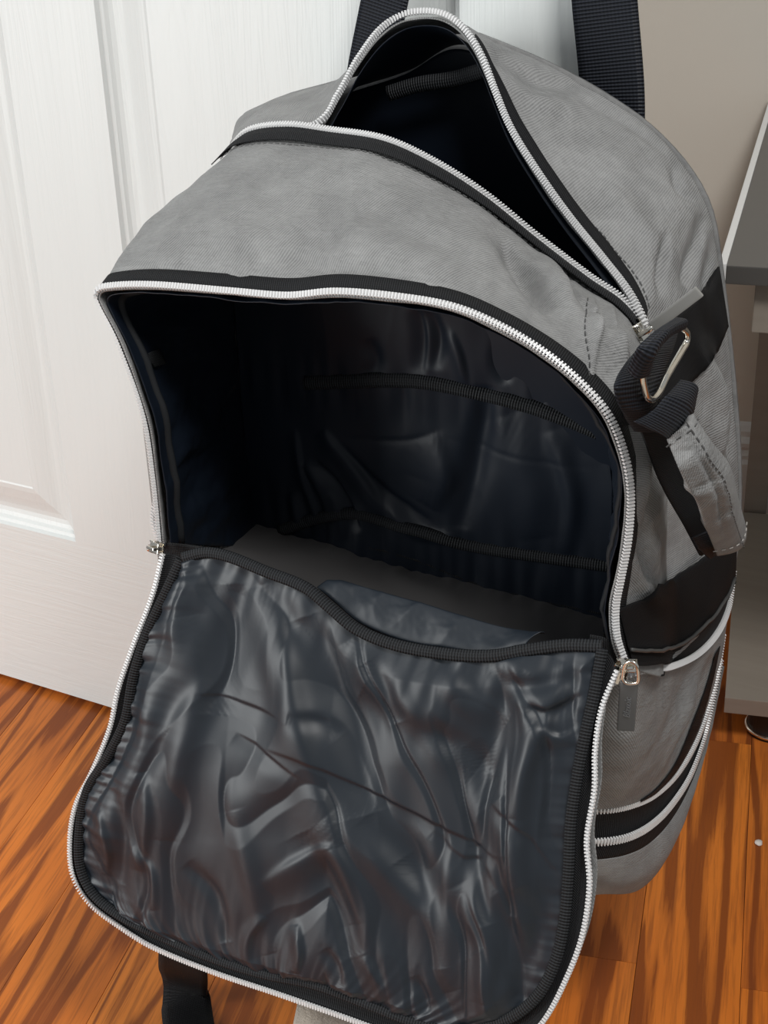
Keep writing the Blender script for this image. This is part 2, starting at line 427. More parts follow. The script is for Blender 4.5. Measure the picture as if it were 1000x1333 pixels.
nz = np.array([[fbm(p, (12, 12, 12)) * .0042 + fbm(p, (45, 20, 45)) * .0013 for p in row] for row in G])
edge = np.sin(np.pi * np.linspace(0.02, .98, 90))[:, None] ** .5
G0 = G.copy()
G = G + outward(G) * ((disp * 1.7 + nz) * edge)[..., None]
gusset = grid('front_gusset', G, GREY, bag, 0.0014)
tree_parts = [G]
# body of the rear compartment, with its raised, unzipped rim
Bu = [0,1,2,3,4,4.5,5,6,7,7.6,8.1,8.7,9.2,9.7,10.1,10.45,10.8,11.2,11.9,12.5,13.2,14,14.6,15] + list(range(16, 23))
Bq = [Fp[Fu.index(k)] for k in (0,1,2,3,4,4.5,5,6)] + [P(410,169,y=-.192),P(438,132,y=-.17),P(463,86,y=-.145),P(492,48,y=-.12),P(522,27,y=-.105),P(555,21,y=-.10),P(583,27,y=-.10),P(606,47,y=-.103),P(625,78,y=-.11),
     P(641,118,y=-.12),P(665,175,y=-.14),P(700,232,y=-.16),P(738,286,y=-.18),P(785,345,y=-.21),P(817,388,y=-.23),P(836,428,y=-.24)] + [Fp[Fu.index(k)] for k in range(16, 23)]
Bc = spline(Bu, Bq, at=at)
G = loft(Bc, Kc, 90, 0.006)
PX, PY = pxof(G)
disp = creases(PX, PY, [([(878,210),(886,240),(905,262)], -.006, 6, .3), ([(915,280),(905,330),(893,372)], -.006, 8, .2), ([(870,300),(866,340),(862,385)], -.005, 6, .2), ([(928,300),(925,345),(920,380)], -.005, 6, .2),
    ([(640,70),(700,100),(790,110)], -.004, 8, .3), ([(750,120),(830,170),(880,220)], -.0025, 5, 0), ([(640,95),(690,130),(760,140)], .003, 12, 0), ([(905,440),(930,520),(935,600)], .006, 10, 0), ([(925,420),(948,520),(952,600)], -.005, 7, 0),
    ([(885,520),(905,560),(930,640)], -.004, 8, 0), ([(860,330),(840,300),(800,260)], .003, 14, 0), ([(360,150),(400,128),(440,120)], -.002, 10, 0)])
nz = np.array([[fbm(p, (14, 14, 14)) * .0042 + fbm(p, (60, 26, 60)) * .0013 for p in row] for row in G])
G = G + outward(G) * ((disp * 1.7 + nz) * edge)[..., None]
body = grid('rear_body', G, GREY, bag, 0.0014); tree_parts.append(G)

def strip_on(a, b, w, lift, n=None, start=0.0):
    """ribbon that lies on the surface beside edge a, running towards b, w metres wide"""
    d = b - a; L = np.linalg.norm(d, axis=1, keepdims=True); d = d / L
    o = outward(a + d * w * .5)
    return np.stack([a + d * start + o * lift, a + d * (start + w * .5) + o * (lift * 1.3), a + d * (start + w) + o * lift])
def arc(c): return np.r_[0, np.cumsum(np.linalg.norm(np.diff(c, axis=0), axis=1))]
def resamp(c, other, step):
    s = arc(c); m = max(4, int(s[-1] / step)); q = np.linspace(0, s[-1], m)
    f = lambda X: np.stack([np.interp(q, s, X[:, k]) for k in range(3)], 1)
    return f(c), [f(x) for x in other]
def zipper(c, side, up, name='zipper_teeth', wd=0.0049, pitch=0.0023, parent=None, label=None):
    """a row of coil teeth on the line c: side = across the teeth, up = away from the tape"""
    c, (side, up) = resamp(c, [side, up], pitch)
    t = np.gradient(c, axis=0); t /= np.linalg.norm(t, axis=1, keepdims=True)
    side = side - t * (side * t).sum(1, keepdims=True); side /= np.linalg.norm(side, axis=1, keepdims=True)
    u2 = np.cross(t, side); u2 *= np.sign((u2 * up).sum(1, keepdims=True) + 1e-9)
    V, F = [], []
    h = 0.0019; l = pitch * .30
    for i in range(len(c)):
        p = c[i] + side[i] * wd * .5 + u2[i] * .0006; k = len(V)
        for (a, b_, z) in ((-.5,-1,0),(.5,-1,0),(.5,1,0),(-.5,1,0),(-.42,-.7,1),(.42,-.7,1),(.42,.7,1),(-.42,.7,1)):
            V.append((p + side[i]*a*wd + t[i]*b_*l + u2[i]*(z*h*1.35)).tolist())
        F += [(k+4,k+5,k+6,k+7),(k,k+1,k+5,k+4),(k+1,k+2,k+6,k+5),(k+2,k+3,k+7,k+6),(k+3,k,k+4,k+7),(k+3,k+2,k+1,k)]
    # the cord the teeth are woven on
    k0 = len(V); n = len(c)
    for i in range(n):
        p = c[i] + side[i] * wd * .5 + u2[i] * .0006
        for (a, z) in ((-.30, 0), (-.30, .0003), (.0, .0006), (.30, .0003), (.30, 0)):
            V.append((p + side[i]*a*wd + u2[i]*z).tolist())
    for i in range(n - 1):
        for j in range(4): F.append((k0+i*5+j, k0+i*5+j+1, k0+i*5+5+j+1, k0+i*5+5+j))
    me = bpy.data.meshes.new(name); me.from_pydata(V, [], F)
    o = finish(name, me, COIL, parent or bag, False, 'stuff')
    if label: o['label'] = label
    return o
# --- front rim of the mouth
dMF = Fc - Mc; dMF /= np.linalg.norm(dMF, axis=1, keepdims=True)
upM = outward(Mc) * .6 + np.array([0, -1, 0]) * .8
grid('zipper_tape', strip_on(Mc, G0[20], 0.0155, 0.0022), TAPE, bag, 0.0008)
zipper(Mc, dMF * .5 + outward(Mc) * .55, upM, label='silver zipper teeth round the open front compartment')
# --- rear-compartment zipper, both halves
i0, i1 = np.searchsorted(at, 4.95), np.searchsorted(at, 15.0)
F_ = Fc[i0:i1]; M_ = Mc[i0:i1]
back = (M_ - F_); back /= np.linalg.norm(back, axis=1, keepdims=True)
grid('zipper_tape', strip_on(F_, G0[55][i0:i1], 0.017, 0.003), TAPE, bag, 0.0008)
zipper(F_ + outward(F_) * .0025, -back, outward(F_) + np.array([0, -.3, 0]), label='silver zipper teeth on the front lip of the top opening')
j0 = np.searchsorted(at, 6.9)
B_ = Bc[j0:i1]; K_ = Kc[j0:i1]; db = K_ - B_; db /= np.linalg.norm(db, axis=1, keepdims=True)
zipper(B_ + outward(B_) * .001, np.tile(np.array([.25, .35, .3]), (len(B_), 1)) + outward(B_) * .6, np.tile(np.array([.2, -1, .35]), (len(B_), 1)), label='silver zipper teeth on the raised rear lip of the top opening')
jr = np.searchsorted(at, 10.6)
grid('zipper_tape', strip_on(Bc[jr:i1], G[25][jr:i1], 0.016, 0.0025), TAPE, bag, 0.0008)
# stitching lines beside the tapes
def stitches(pts, up, mat_=THREAD, step=0.0052, ln=0.0034, r=0.00045, name='stitching', parent=None, kind='stuff'):
    c, (up,) = resamp(np.array(pts), [up], step)
    t = np.gradient(c, axis=0); t /= np.linalg.norm(t, axis=1, keepdims=True)
    V, F = [], []
    for i in range(len(c)):
        s = np.cross(t[i], up[i]); s /= np.linalg.norm(s) + 1e-9; k = len(V)
        for a in (-1, 1):
            for b_, u in ((-1, 0), (0, 1.3), (1, 0)):
                V.append((c[i] + t[i] * a * ln / 2 + s * r * b_ + up[i] * r * u).tolist())
        F += [(k, k+1, k+4, k+3), (k+1, k+2, k+5, k+4), (k, k+3, k+5, k+2), (k, k+2, k+1), (k+3, k+4, k+5)]
    me = bpy.data.meshes.new(name); me.from_pydata(V, [], F)
    return finish(name, me, mat_, parent or bag, False, kind)
def surf_line(Gs, v0, a, b, lift=0.0006):
    r = Gs[v0][a:b]; return r + outward(r) * lift, outward(r)
c_, u_ = surf_line(gusset_G := tree_parts[0], 79, i0 + 8, i1); stitches(c_, u_)
c_, u_ = surf_line(tree_parts[1], 10, jr, i1); stitches(c_, u_)

# --- lower body, rows run from the rear left round the front to the rear right
def row(left, pts): return smooth([Vector(q) for q in left] + L2(pts), 220)
R0 = row([(-.655,-.05,.43),(-.662,-.2,.44),(-.615,-.325,.44),(-.45,-.33,.405),(-.30,-.325,.425)], [(822,876,-.325),(868,869,-.25),(905,853,-.175),(932,825,-.115),(947,790,-.075),(954,745,-.052)])
RA = row([(-.655,-.05,.29),(-.655,-.17,.285),(-.60,-.265,.28),(-.45,-.28,.28),(-.34,-.275,.28)], [(776,1056,-.27),(815,1051,-.25),(852,1034,-.21),(885,999,-.16),(912,945,-.11),(930,880,-.075),(939,827,-.052)])
RB = row([(-.655,-.05,.25),(-.655,-.17,.25),(-.60,-.265,.25),(-.45,-.28,.25),(-.34,-.275,.25)], [(770,1098,-.27),(815,1092,-.25),(852,1070,-.208),(882,1034,-.16),(900,1000,-.125),(917,950,-.09),(936,860,-.052)])
RC = row([(-.65,-.05,.235),(-.65,-.17,.235),(-.60,-.262,.235),(-.45,-.277,.235),(-.34,-.272,.235)], [(772,1117,-.268),(818,1110,-.245),(852,1090,-.205),(880,1055,-.16),(902,1010,-.12),(919,960,-.09),(938,865,-.052)])
RD = row([(-.64,-.05,.17),(-.64,-.15,.165),(-.58,-.235,.165),(-.45,-.25,.165),(-.35,-.245,.165)], [(782,1162,-.238),(828,1158,-.205),(858,1130,-.178),(882,1080,-.15),(902,1025,-.12),(920,965,-.09),(940,868,-.052)])
RE = RD * .0 + np.array([-.45, -.12, .15]) + (RD - np.array([-.45, -.12, .15])) * np.array([.86, .8, .3])
CB = np.array([-.45, -.12, 0])
def outb(G):
    d = (G - CB) * np.array([1, 1, 0]); return d / (np.linalg.norm(d, axis=-1, keepdims=True) + 1e-9)
def band(a, b, nv, bul, name, m, amp=.002, cr=None, th=.0014):
    v = np.linspace(0, 1, nv)[:, None, None]
    g = (1 - v) * a[None] + v * b[None]; g = g + outb(g) * (bul * np.sin(np.pi * v)) * np.clip((len(a) - 1 - np.arange(len(a))) / 60.0, 0, 1)[None, :, None]
    d = np.array([[fbm(p, (18, 18, 18)) * amp for p in r] for r in g])
    if cr:
        PX, PY = pxof(g); d = d + creases(PX, PY, cr)
    g = g + outb(g) * (d * np.sin(np.pi * v[..., 0]) ** .5)[..., None]
    grid(name, g, m, bag, th); tree_parts.append(g); return g
LG = band(R0, RA, 60, .009, 'lower_body', GREY, .004, [([(900,860),(870,930),(810,1030)], -.006, 12, .3), ([(880,880),(850,960),(800,1040)], .005, 14, 0), ([(925,850),(905,930),(870,1000)], -.012, 9, 0), ([(915,860),(893,930),(860,1000)], .004, 7, 0)])
band(RA, RB, 12, -.003, 'zipper_gusset', TAPE, .0006)
band(RB, RC, 6, .0005, 'zipper_tape', TAPE, .0)
band(RC, RD, 30, .006, 'base_panel', GREY, .002)
band(RD, RE, 8, .0, 'base_underside', GREY, .0)
for nm, r, lab in (('r', R0, 'silver zipper teeth between the two tiers of the bag'), ('a', RA, 'upper silver zipper teeth round the bag base'), ('b', RB, 'lower silver zipper teeth round the bag base')):
    dn = np.tile(np.array([0, 0, 1.0]), (len(r), 1)) - (outb(r) * .7 if nm == 'r' else 0)
    zipper((r + outb(r) * (np.clip((len(r) - 1 - np.arange(len(r))) / 50.0, 0, 1)[:, None] * .0035 + .0012 if nm == 'r' else .0012)), dn, outb(r), label=lab, wd=.0050 if nm != 'b' else .0066)
# black band between side panel and the tier zipper
mk = np.searchsorted(at, 20.6)
# back panel
bk = np.concatenate([Kc[::6], RE[::-12]])
me = bpy.data.meshes.new('back_panel')
yb = [(p[0], -.045, p[2]) for p in np.concatenate([Kc[::6], [RE[-1], RE[0]]])]
ctr = (-.46, -.03, .5)
me.from_pydata(yb + [ctr], [], [(i, (i + 1) % len(yb), len(yb)) for i in range(len(yb))])
ob = finish('back_panel', me, GREY, bag); sm = ob.modifiers.new('s', 'SOLIDIFY'); sm.thickness = .004
# underside closing
v = np.linspace(0, 1, 6)[:, None, None]
tri = (1 - v) * RE[None] + v * np.array([-.45, -.06, .155])[None, None]
grid('base_underside', tri, GREY, bag, .001)

# ------------------------------------------------------------------ things that lie on the right side: cast onto the surfaces
def bvh_of(Gs):
    V, F, k = [], [], 0
    for g in Gs:
        nv, nu = g.shape[:2]; V += g.reshape(-1, 3).tolist(); idx = np.arange(nv*nu).reshape(nv, nu) + k
        F += np.stack([idx[:-1, :-1], idx[:-1, 1:], idx[1:, 1:], idx[1:, :-1]], -1).reshape(-1, 4).tolist(); k += nv*nu
    return BVHTree.FromPolygons(V, F)
BV = bvh_of(tree_parts)
def cast(px, py, bv=BV, lift=0.0, fall=-.06):
    d = ray(px, py).normalized(); h = bv.ray_cast(CAM, d)
    if h[0] is None: p = P(px, py, y=fall); nn = Vector((1, 0, 0))
    else:
        p, nn = h[0], h[1]
        if nn.dot(CAM - p) < 0: nn = -nn
    return p + nn * lift, nn
def ribbon(name, e1, e2, m, lift=.002, thick=.0016, nl=60, nw=14, bv=BV, parent=None, rel=True, curve=0.0, dist=None):
    """webbing between two edge lines of the photograph, laid on the surface below it"""
    a = smooth([(x, y, 0) for x, y in e1], nl); b = smooth([(x, y, 0) for x, y in e2], nl)
    G = np.zeros((nl, nw, 3)); 
    for i in range(nl):
        for j in range(nw):
            s = j / (nw - 1); q = a[i] * (1 - s) + b[i] * s
            if dist is None: p, nn = cast(q[0], q[1], bv, lift)
            else:
                p = P(q[0], q[1], x=dist(i / (nl - 1), s)) 
            G[i, j] = p
    # relax so that small wrinkles below do not print through
    for _ in range(6):
        H = G.copy(); H[1:-1, 1:-1] = (G[1:-1, 1:-1]*2 + G[:-2, 1:-1] + G[2:, 1:-1] + G[1:-1, :-2] + G[1:-1, 2:]) / 6; G = H
    n = tocam(G)
    if curve: G = G + n * (curve * np.sin(np.linspace(0, math.pi, nw)))[None, :, None]
    return grid(name, flipcam(G), m, parent or bag, thick), G

# black tape that closes the side between the upper shell and the tier zipper
ia = int(np.linalg.norm(R0 - np.array(list(P(822, 876, y=-.325))), axis=1).argmin())
lowedge = resamp(np.concatenate([tree_parts[0][:, -1], tree_parts[1][1:, -1]]), [], .002)[0]
def resN(c, n):
    s = arc(c); q = np.linspace(0, s[-1], n); return np.stack([np.interp(q, s, c[:, k]) for k in range(3)], 1)
pe = resN(lowedge, 80); pr_ = resN(R0[ia:], 80) + np.array([0, 0, .003]); v = np.linspace(0, 1, 10)[:, None, None]
grid('zipper_tape', flipcam(((1 - v) * pe[None] + v * pr_[None])[:, 16:]), TAPE, bag, .0008)
tree_parts.append((1 - v) * pe[None] + v * pr_[None]); BV = bvh_of(tree_parts)
# black side webbings
ribbon('webbing_band', [(822,470),(850,440),(880,408),(912,378),(931,348)], [(800,560),(850,535),(890,502),(922,470),(943,425)], WEBF, .0035)
wl, Gl = ribbon('webbing_band', [(799,790),(830,778),(870,752),(915,722),(953,690)], [(812,845),(850,846),(885,838),(922,806),(951,752)], WEBF, .0045)
ribbon('zipper_tape', [(832,1041),(853,1029),(882,996),(908,943),(926,880),(934,840)], [(831,1040),(852,1024),(876,992),(900,935),(915,895),(928,850)], WEBF, .0026, .0006, nw=5)
ribbon('zipper_tape', [(812,842),(848,846),(882,840),(922,806),(951,750)], [(820,868),(868,863),(905,848),(933,822),(953,756)], TAPE, .0035, .0006, nw=6)
pc = [cast(x, y, lift=.0055) for x, y in [tuple(q[:2]) for q in smooth([(812,846,0),(845,848,0),(878,838,0),(900,822,0),(922,798,0),(940,772,0),(948,752,0)], 50)]]
tube('piping', [p for p, _ in pc], .0014, PIPING, bag, 6)
# long black strap below the ring, standing a little off the side
def stack_ribbon(name, e1, e2, x1, x2, m, thick=.0018, nl=40, nw=10, curve=0.0, parent=None):
    a = smooth([(q[0], q[1], 0) for q in e1], nl); b = smooth([(q[0], q[1], 0) for q in e2], nl)
    G = np.zeros((nl, nw, 3))
    for i in range(nl):
        t = i / (nl - 1); X = np.interp(t, np.linspace(0, 1, len(x1)), x1); X2 = np.interp(t, np.linspace(0, 1, len(x2)), x2)
        for j in range(nw):
            s = j / (nw - 1); q = a[i] * (1 - s) + b[i] * s
            G[i, j] = P(q[0], q[1], x=X * (1 - s) + X2 * s)
    n = tocam(G)
    if curve: G = G + n * (curve * np.sin(np.linspace(0, math.pi, nw)))[None, :, None]
    return grid(name, flipcam(G), m, parent or bag, thick), G
    p, _ = cast(*q); print('SIDE', q, [round(c, 3) for c in p])
stack_ribbon('strap', [(818,500),(830,545),(847,590),(862,628),(890,680),(914,724)], [(858,505),(868,560),(895,600),(915,650),(928,690),(935,705)], [-.262,-.252,-.25,-.246,-.24,-.235], [-.25,-.244,-.242,-.24,-.232,-.232], WEBF, .002)
stack_ribbon('webbing_loop', [(838,446),(812,476),(803,505),(812,540),(826,562)], [(885,424),(880,445),(866,485),(856,520),(864,552)], [-.262,-.25,-.246,-.246,-.25], [-.256,-.246,-.242,-.24,-.246], WEB, .002, curve=.004)
stack_ribbon('webbing_loop', [(816,482),(829,454),(850,433),(880,413)], [(846,489),(857,458),(873,439),(893,428)], [-.235,-.226,-.224,-.226], [-.224,-.220,-.219,-.222], WEB, .002, curve=.004)
stack_ribbon('webbing_loop', [(828,548),(850,535),(872,510),(886,494)], [(870,572),(888,560),(903,538),(908,514)], [-.238,-.234,-.232,-.234], [-.232,-.228,-.226,-.228], WEB, .002, curve=.005)
# rectangular ring
def xs(seq, x): return [P(px, py, x=x) for px, py in seq]
rx = -.237
corners = [(887,426),(894,434),(894,445),(888,456),(878,473),(868,490),(857,512),(849,520),(842,516),(838,501),(836,486),(838,468),(848,450),(862,434),(876,424)]
cc = np.array([list(P(px, py, x=rx)) for px, py in corners + corners[:1]])
tube('ring', smooth(cc, 90)[:-1], .0021, METAL, bag, 10, closed=True)['label'] = 'nickel rectangular ring'
# padded grey grab handle
e1 = [(868,572),(884,610),(905,650),(920,690),(934,724)]; e2 = [(903,538),(928,576),(950,605),(962,650),(973,690)]
o_, Gh = stack_ribbon('grab_handle', e1, e2, [-.232,-.222,-.216,-.218,-.224], [-.222,-.212,-.206,-.208,-.216], GREY, .006, 60, 24, curve=.007)
PXh, PYh = pxof(Gh)
dd = creases(PXh, PYh, [([(895,560),(915,600),(935,640),(945,705)], -.003, 4, 0), ([(880,590),(905,585)], -.0015, 4, 0), ([(900,640),(935,625)], -.0015, 4, 0), ([(920,690),(958,660)], -.0018, 4, 0), ([(910,665),(950,640)], .0015, 5, 0)])
nn_ = tocam(Gh); Gh2 = Gh + nn_ * dd[..., None]
o_.data.vertices.foreach_set('co', flipcam(Gh2).reshape(-1).tolist())
c_ = Gh2[:, 13] + nn_[:, 13] * .0006; stitches(c_, nn_[:, 13], THREAD, parent=o_)
for k in (3, 56): stitches(Gh2[k] + nn_[k] * .0006, nn_[k], THREADL if k == 56 else THREAD, parent=o_)
stack_ribbon('webbing_end', [(903,700),(912,715),(925,728)], [(928,690),(948,706),(968,700)], [-.232,-.229,-.229], [-.228,-.225,-.223], WEB, .002)
# seam stitching on the side
for ln in ([(765,390),(762,430),(768,470),(766,498)],):
    cs = [cast(px, py, lift=.0006) for px, py in [tuple(q[:2]) for q in smooth([(a, b, 0) for a, b in ln], 30)]]
    stitches([list(p) for p, _ in cs], np.array([list(n) for _, n in cs]))

# ------------------------------------------------------------------ inside of the front compartment
IY = -.2
inM = Mc + np.array([0, .003, 0]) - outward(Mc) * .004
# rear loop of the lining
Iu = [0,2,4,5,7,10,13,15,17,19,22]
Ip = [(-.632,IY,.405),(-.640,IY,.52),(-.640,IY,.62),(-.630,IY,.655),(-.58,IY,.69),(-.48,IY,.695),(-.375,IY,.655),(-.34,IY,.61),(-.322,IY,.55),(-.315,IY,.48),(-.322,IY,.405)]
Ic = spline(Iu, Ip, at=at)
v = np.linspace(0, 1, 70)[:, None, None]
g = (1 - v) * inM[None] + v * Ic[None] - outward((1 - v) * inM[None] + v * Ic[None]) * (-.004 * np.sin(np.pi * v))
nz = np.array([[ridged(p, (24, 9, 24)) * .006 + fbm(p, (50, 20, 50)) * .004 for p in r] for r in g])
nz *= np.sin(np.pi * np.linspace(.02, .98, 70))[:, None] ** .6
g = g - outward(g) * np.clip(nz, -.002, .02)[..., None]
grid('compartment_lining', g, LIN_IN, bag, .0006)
# binding seam just inside the rim
k0 = np.searchsorted(at, .4); 
for (v0, wd) in ((6, .004),):
    r = g[v0] - outward(g[v0]) * .0015
    tube('seam_binding', r[::3], .0032, BIND, bag, 8, squash=.6)
# rear wall
nu, nv = 200, 150
xs_ = np.linspace(-.638, -.318, nu); zs_ = np.linspace(.72, .40, nv)
X, Z = np.meshgrid(xs_, zs_)
Isel = Ic[np.searchsorted(at, 4):np.searchsorted(at, 19)]
zt = np.interp(xs_, Isel[:, 0], Isel[:, 2]) - .004
Z = .40 + (Z - .40) / .32 * (zt[None] - .40)
W = np.stack([X, np.full_like(X, IY - .002), Z], -1)
PX, PY = pxof(W)
dsp = creases(PX, PY, [([(420,560),(460,610),(500,670)], .007, 8, .4), ([(395,600),(420,640),(430,680)], .006, 7, -.3), ([(440,580),(500,640),(560,680)], -.006, 10, .4), ([(560,565),(580,620),(560,660)], .008, 22, .4),
   ([(630,500),(620,600),(600,690)], -.009, 16, 0), ([(660,540),(690,620),(700,700)], .006, 24, 0), ([(450,570),(520,572),(560,566)], -.0010, 3, .5), ([(545,400),(552,440),(548,485)], -.006, 9, .3), ([(588,430),(600,460),(608,500)], .004, 7, .5), ([(690,450),(700,490),(700,530)], -.005, 8, 0), ([(410,600),(440,630),(470,690)], -.007, 5, .5), ([(385,560),(395,620),(420,690)], .005, 5, .5), ([(430,640),(445,670),(450,700)], .004, 5, .4), ([(580,570),(680,595),(780,610)], -.0005, 3, 0), ([(560,400),(572,440),(566,480)], -.007, 10, 0),
   ([(660,430),(650,470),(660,500)], -.006, 9, 0), ([(500,650),(540,690),(600,700)], .005, 7, 0), ([(720,560),(745,640),(740,720)], .006, 12, 0), ([(480,440),(490,470),(480,490)], -.004, 10, 0), ([(380,640),(390,680),(400,700)], .006, 7, 0)])
zz = W[..., 2]
puck = np.array([[noise.noise(Vector((p[0] * 85, 3.1, p[2] * 12))) for p in r] for r in W])
mask = np.exp(-((zz - .567 - .0) / .022) ** 2) * .6 + np.exp(-((zz - .44) / .03) ** 2)
nz = np.array([[fbm(p, (13, 1, 7)) * .0045 + ridged(p, (16, 1, 6)) * .0035 for p in r] for r in W])
W[..., 1] -= dsp * .7 + nz * .45 + puck * mask * .003
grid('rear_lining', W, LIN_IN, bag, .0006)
BW = bvh_of([W])
def bind_line(pts, r, name='seam_binding', m=BIND, bv=BW, lift=.002, parent=None, sq=.55, n=70):
    q = smooth([(a, b, 0) for a, b in pts], n); c = [cast(x, y, bv, lift, fall=IY) for x, y, _ in q]
    c = np.array([list(p) for p, _ in c])
    for _ in range(4): c[1:-1] = (c[:-2] + 2 * c[1:-1] + c[2:]) / 4
    return ribbonline(name, c, r, m, parent)
def ribbonline(name, c, hw, m, parent=None, up=None, nw=7, thick=.002, updir=(0, -.6, .8)):
    """a flat rounded band of half width hw along c"""
    c = np.array(c); t = np.gradient(c, axis=0); t /= np.linalg.norm(t, axis=1, keepdims=True)
    n = np.array(CAM) - c; n /= np.linalg.norm(n, axis=1, keepdims=True)
    if up is not None: n = up
    s = np.cross(t, n); s /= np.linalg.norm(s, axis=1, keepdims=True); n = np.cross(s, t)
    a = np.linspace(-1, 1, nw)
    G = np.stack([c + s * hw * k + n * (hw * .35 * (1 - k * k)) for k in a])
    return grid(name, flipcam(G), m, parent or bag, thick)
bind_line([(398,497),(450,495),(540,494),(620,508),(700,530),(770,556),(800,572)], .0058)
bind_line([(365,690),(420,672),(470,668),(540,690),(620,710),(700,722),(778,733),(798,736)], .0048)
# floor of the compartment
fu = 140; fv = 60
ft = np.stack([np.linspace(-.64, -.318, fu), np.full(fu, IY + .004), np.linspace(.425, .414, fu)], 1)
fb = np.stack([np.linspace(-.615, -.285, fu), np.full(fu, MY + .006), np.interp(np.linspace(0, 1, fu), [0, .3, .7, 1], [.462, .445, .436, .445])], 1)
v = np.linspace(0, 1, fv)[:, None, None]; FL = (1 - v) * ft[None] + v * fb[None]
PX, PY = pxof(FL)
nz = np.array([[fbm(p, (9, 9, 9)) * .004 for p in r] for r in FL])
puck = np.array([[noise.noise(Vector((p[0] * 110, 1.1, 0))) for p in r] for r in FL])
FL[..., 2] += nz + puck * .002 * np.exp(-(v[..., 0] / .12) ** 2) - .006 * np.sin(np.pi * v[..., 0]) + creases(PX, PY, [([(500,740),(540,760),(600,775)], .003, 12, 0)])
grid('compartment_floor', FL, LIN_FLOOR, bag, .0008)
BF = bvh_of([FL, W])
bind_line([(480,712),(540,728),(600,752),(650,770),(720,785),(782,798)], .0009, 'seam', TAPE, BF, .0004)
# small woven label on the inner left side
BL = bvh_of([g])
p0, n0 = cast(199, 470, BL, .002)
rb, _ = ribbon('woven_label', [(188,462),(197,478)], [(203,455),(213,474)], BIND, .003, .0008, 8, 6, BL)
rb2, _ = ribbon('woven_label', [(768,572),(770,600)], [(779,572),(781,600)], BIND, .003, .0008, 8, 6, BL)

# ------------------------------------------------------------------ inside of the rear compartment
nu, nv = 120, 100
xs_ = np.linspace(-.66, -.305, nu); zs_ = np.linspace(.80, .45, nv); X, Z = np.meshgrid(xs_, zs_)
Y = -.060 + 0 * X
R2 = np.stack([X, Y, Z], -1)
topz = np.interp(xs_, Kc[np.argsort(Kc[:, 0])][:, 0], Kc[np.argsort(Kc[:, 0])][:, 2]) 
tz = np.interp(xs_, Kc[np.searchsorted(at, 5):np.searchsorted(at, 17)][:, 0], Kc[np.searchsorted(at, 5):np.searchsorted(at, 17)][:, 2]) - .012
R2[..., 2] = .45 + (Z - .45) / .35 * (tz[None] - .45)
nz = np.array([[fbm(p, (10, 1, 5)) * .008 + ridged(p, (14, 1, 4)) * .004 for p in r] for r in R2])
R2[..., 1] -= nz * (1 - np.linspace(1, 0, nv)[:, None] ** 3) * .8 - .002
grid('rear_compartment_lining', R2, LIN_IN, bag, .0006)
# front wall of the rear compartment, just behind the front lip
Fl = Fc[i0:i1]; v = np.linspace(0, 1, 30)[:, None, None]
dwn = Fl.copy(); dwn[:, 2] = np.minimum(.45, dwn[:, 2]); dwn[:, 1] = -.185
g2 = (1 - v) * (Fl + np.array([0, .002, -.001]))[None] + v * dwn[None]
grid('rear_compartment_lining', g2, LIN_IN, bag, .0006)
# lining of the raised lip
ins = Bc[j0:i1]; Kin = Kc[j0:i1] - outward(Kc[j0:i1]) * .006
g3 = (1 - v) * (ins - outward(ins) * .0035)[None] + v * Kin[None] - outward((1 - v) * ins[None] + v * Kin[None]) * .003
grid('lip_lining', g3, LIN_IN, bag, .0006)
B2v = bvh_of([R2])
ribbonline('seam_binding', smooth([P(x, y, y=yy) for x, y, yy in [(505,122,-.085),(545,110,-.085),(590,103,-.085),(628,92,-.09)]], 40), .006, BIND)

# ------------------------------------------------------------------ the open flap
def fy(py): # depth of the flap: it leans out towards its free edge
    return -.352 - .105 * np.clip((py - 740) / 560.0, 0, 1.15) ** .85
def FP(px, py, d=0.0): return P(px, py, y=float(fy(py - (px - 500) * .16)) - d)
rimL = [(213,722),(200,775),(172,850),(155,900),(144,950),(120,1010),(100,1052),(93,1095),(97,1140),(118,1175),(158,1206),(200,1232)]
rimB = [(280,1265),(360,1292),(440,1320),(510,1345),(575,1366),(630,1372)]
rimR = [(672,1358),(705,1332),(739,1270),(759,1216),(768,1153),(764,1095),(774,1029),(774,979),(782,925),(803,876)]
rim = rimL + rimB + rimR
binL = [(238,728),(218,771),(194,823),(176,880),(165,937),(142,985),(116,1028),(106,1080),(107,1128),(124,1163),(156,1189)]
binB = [(199,1211),(270,1242),(341,1265),(412,1280),(480,1305),(540,1328),(596,1342),(640,1332)]
binR = [(675,1318),(705,1290),(726,1247),(737,1195),(742,1133),(745,1070),(753,1012),(764,954),(776,900),(786,844)]
binl = binL + binB + binR
hem = [(240,724),(270,717),(300,722),(350,742),(400,762),(430,786),(465,815),(515,836),(580,848),(640,851),(690,843),(740,837),(786,838)]
flap = bag
nr = 420
RC3 = smooth([FP(*q) for q in rim], nr); BC3 = smooth([FP(*q) for q in binl], nr)
v = np.linspace(0, 1, 8)[:, None, None]
tp = (1 - v) * RC3[None] + v * BC3[None]
tp[..., 1] += .003 * np.sin(np.pi * v[..., 0])
fl_ob = grid('front_flap', flipcam(tp), TAPE, bag, .0012); fl_ob['label'] = 'open front flap folded down, black lining side out'
t_ = np.gradient(RC3, axis=0); inn = BC3 - RC3; inn /= np.linalg.norm(inn, axis=1, keepdims=True)
z_ = zipper(RC3 + inn * .002, -inn, np.tile(np.array([.3, -1, .5]), (nr, 1)), parent=fl_ob, wd=.0034, label='silver zipper teeth along the flap edge')
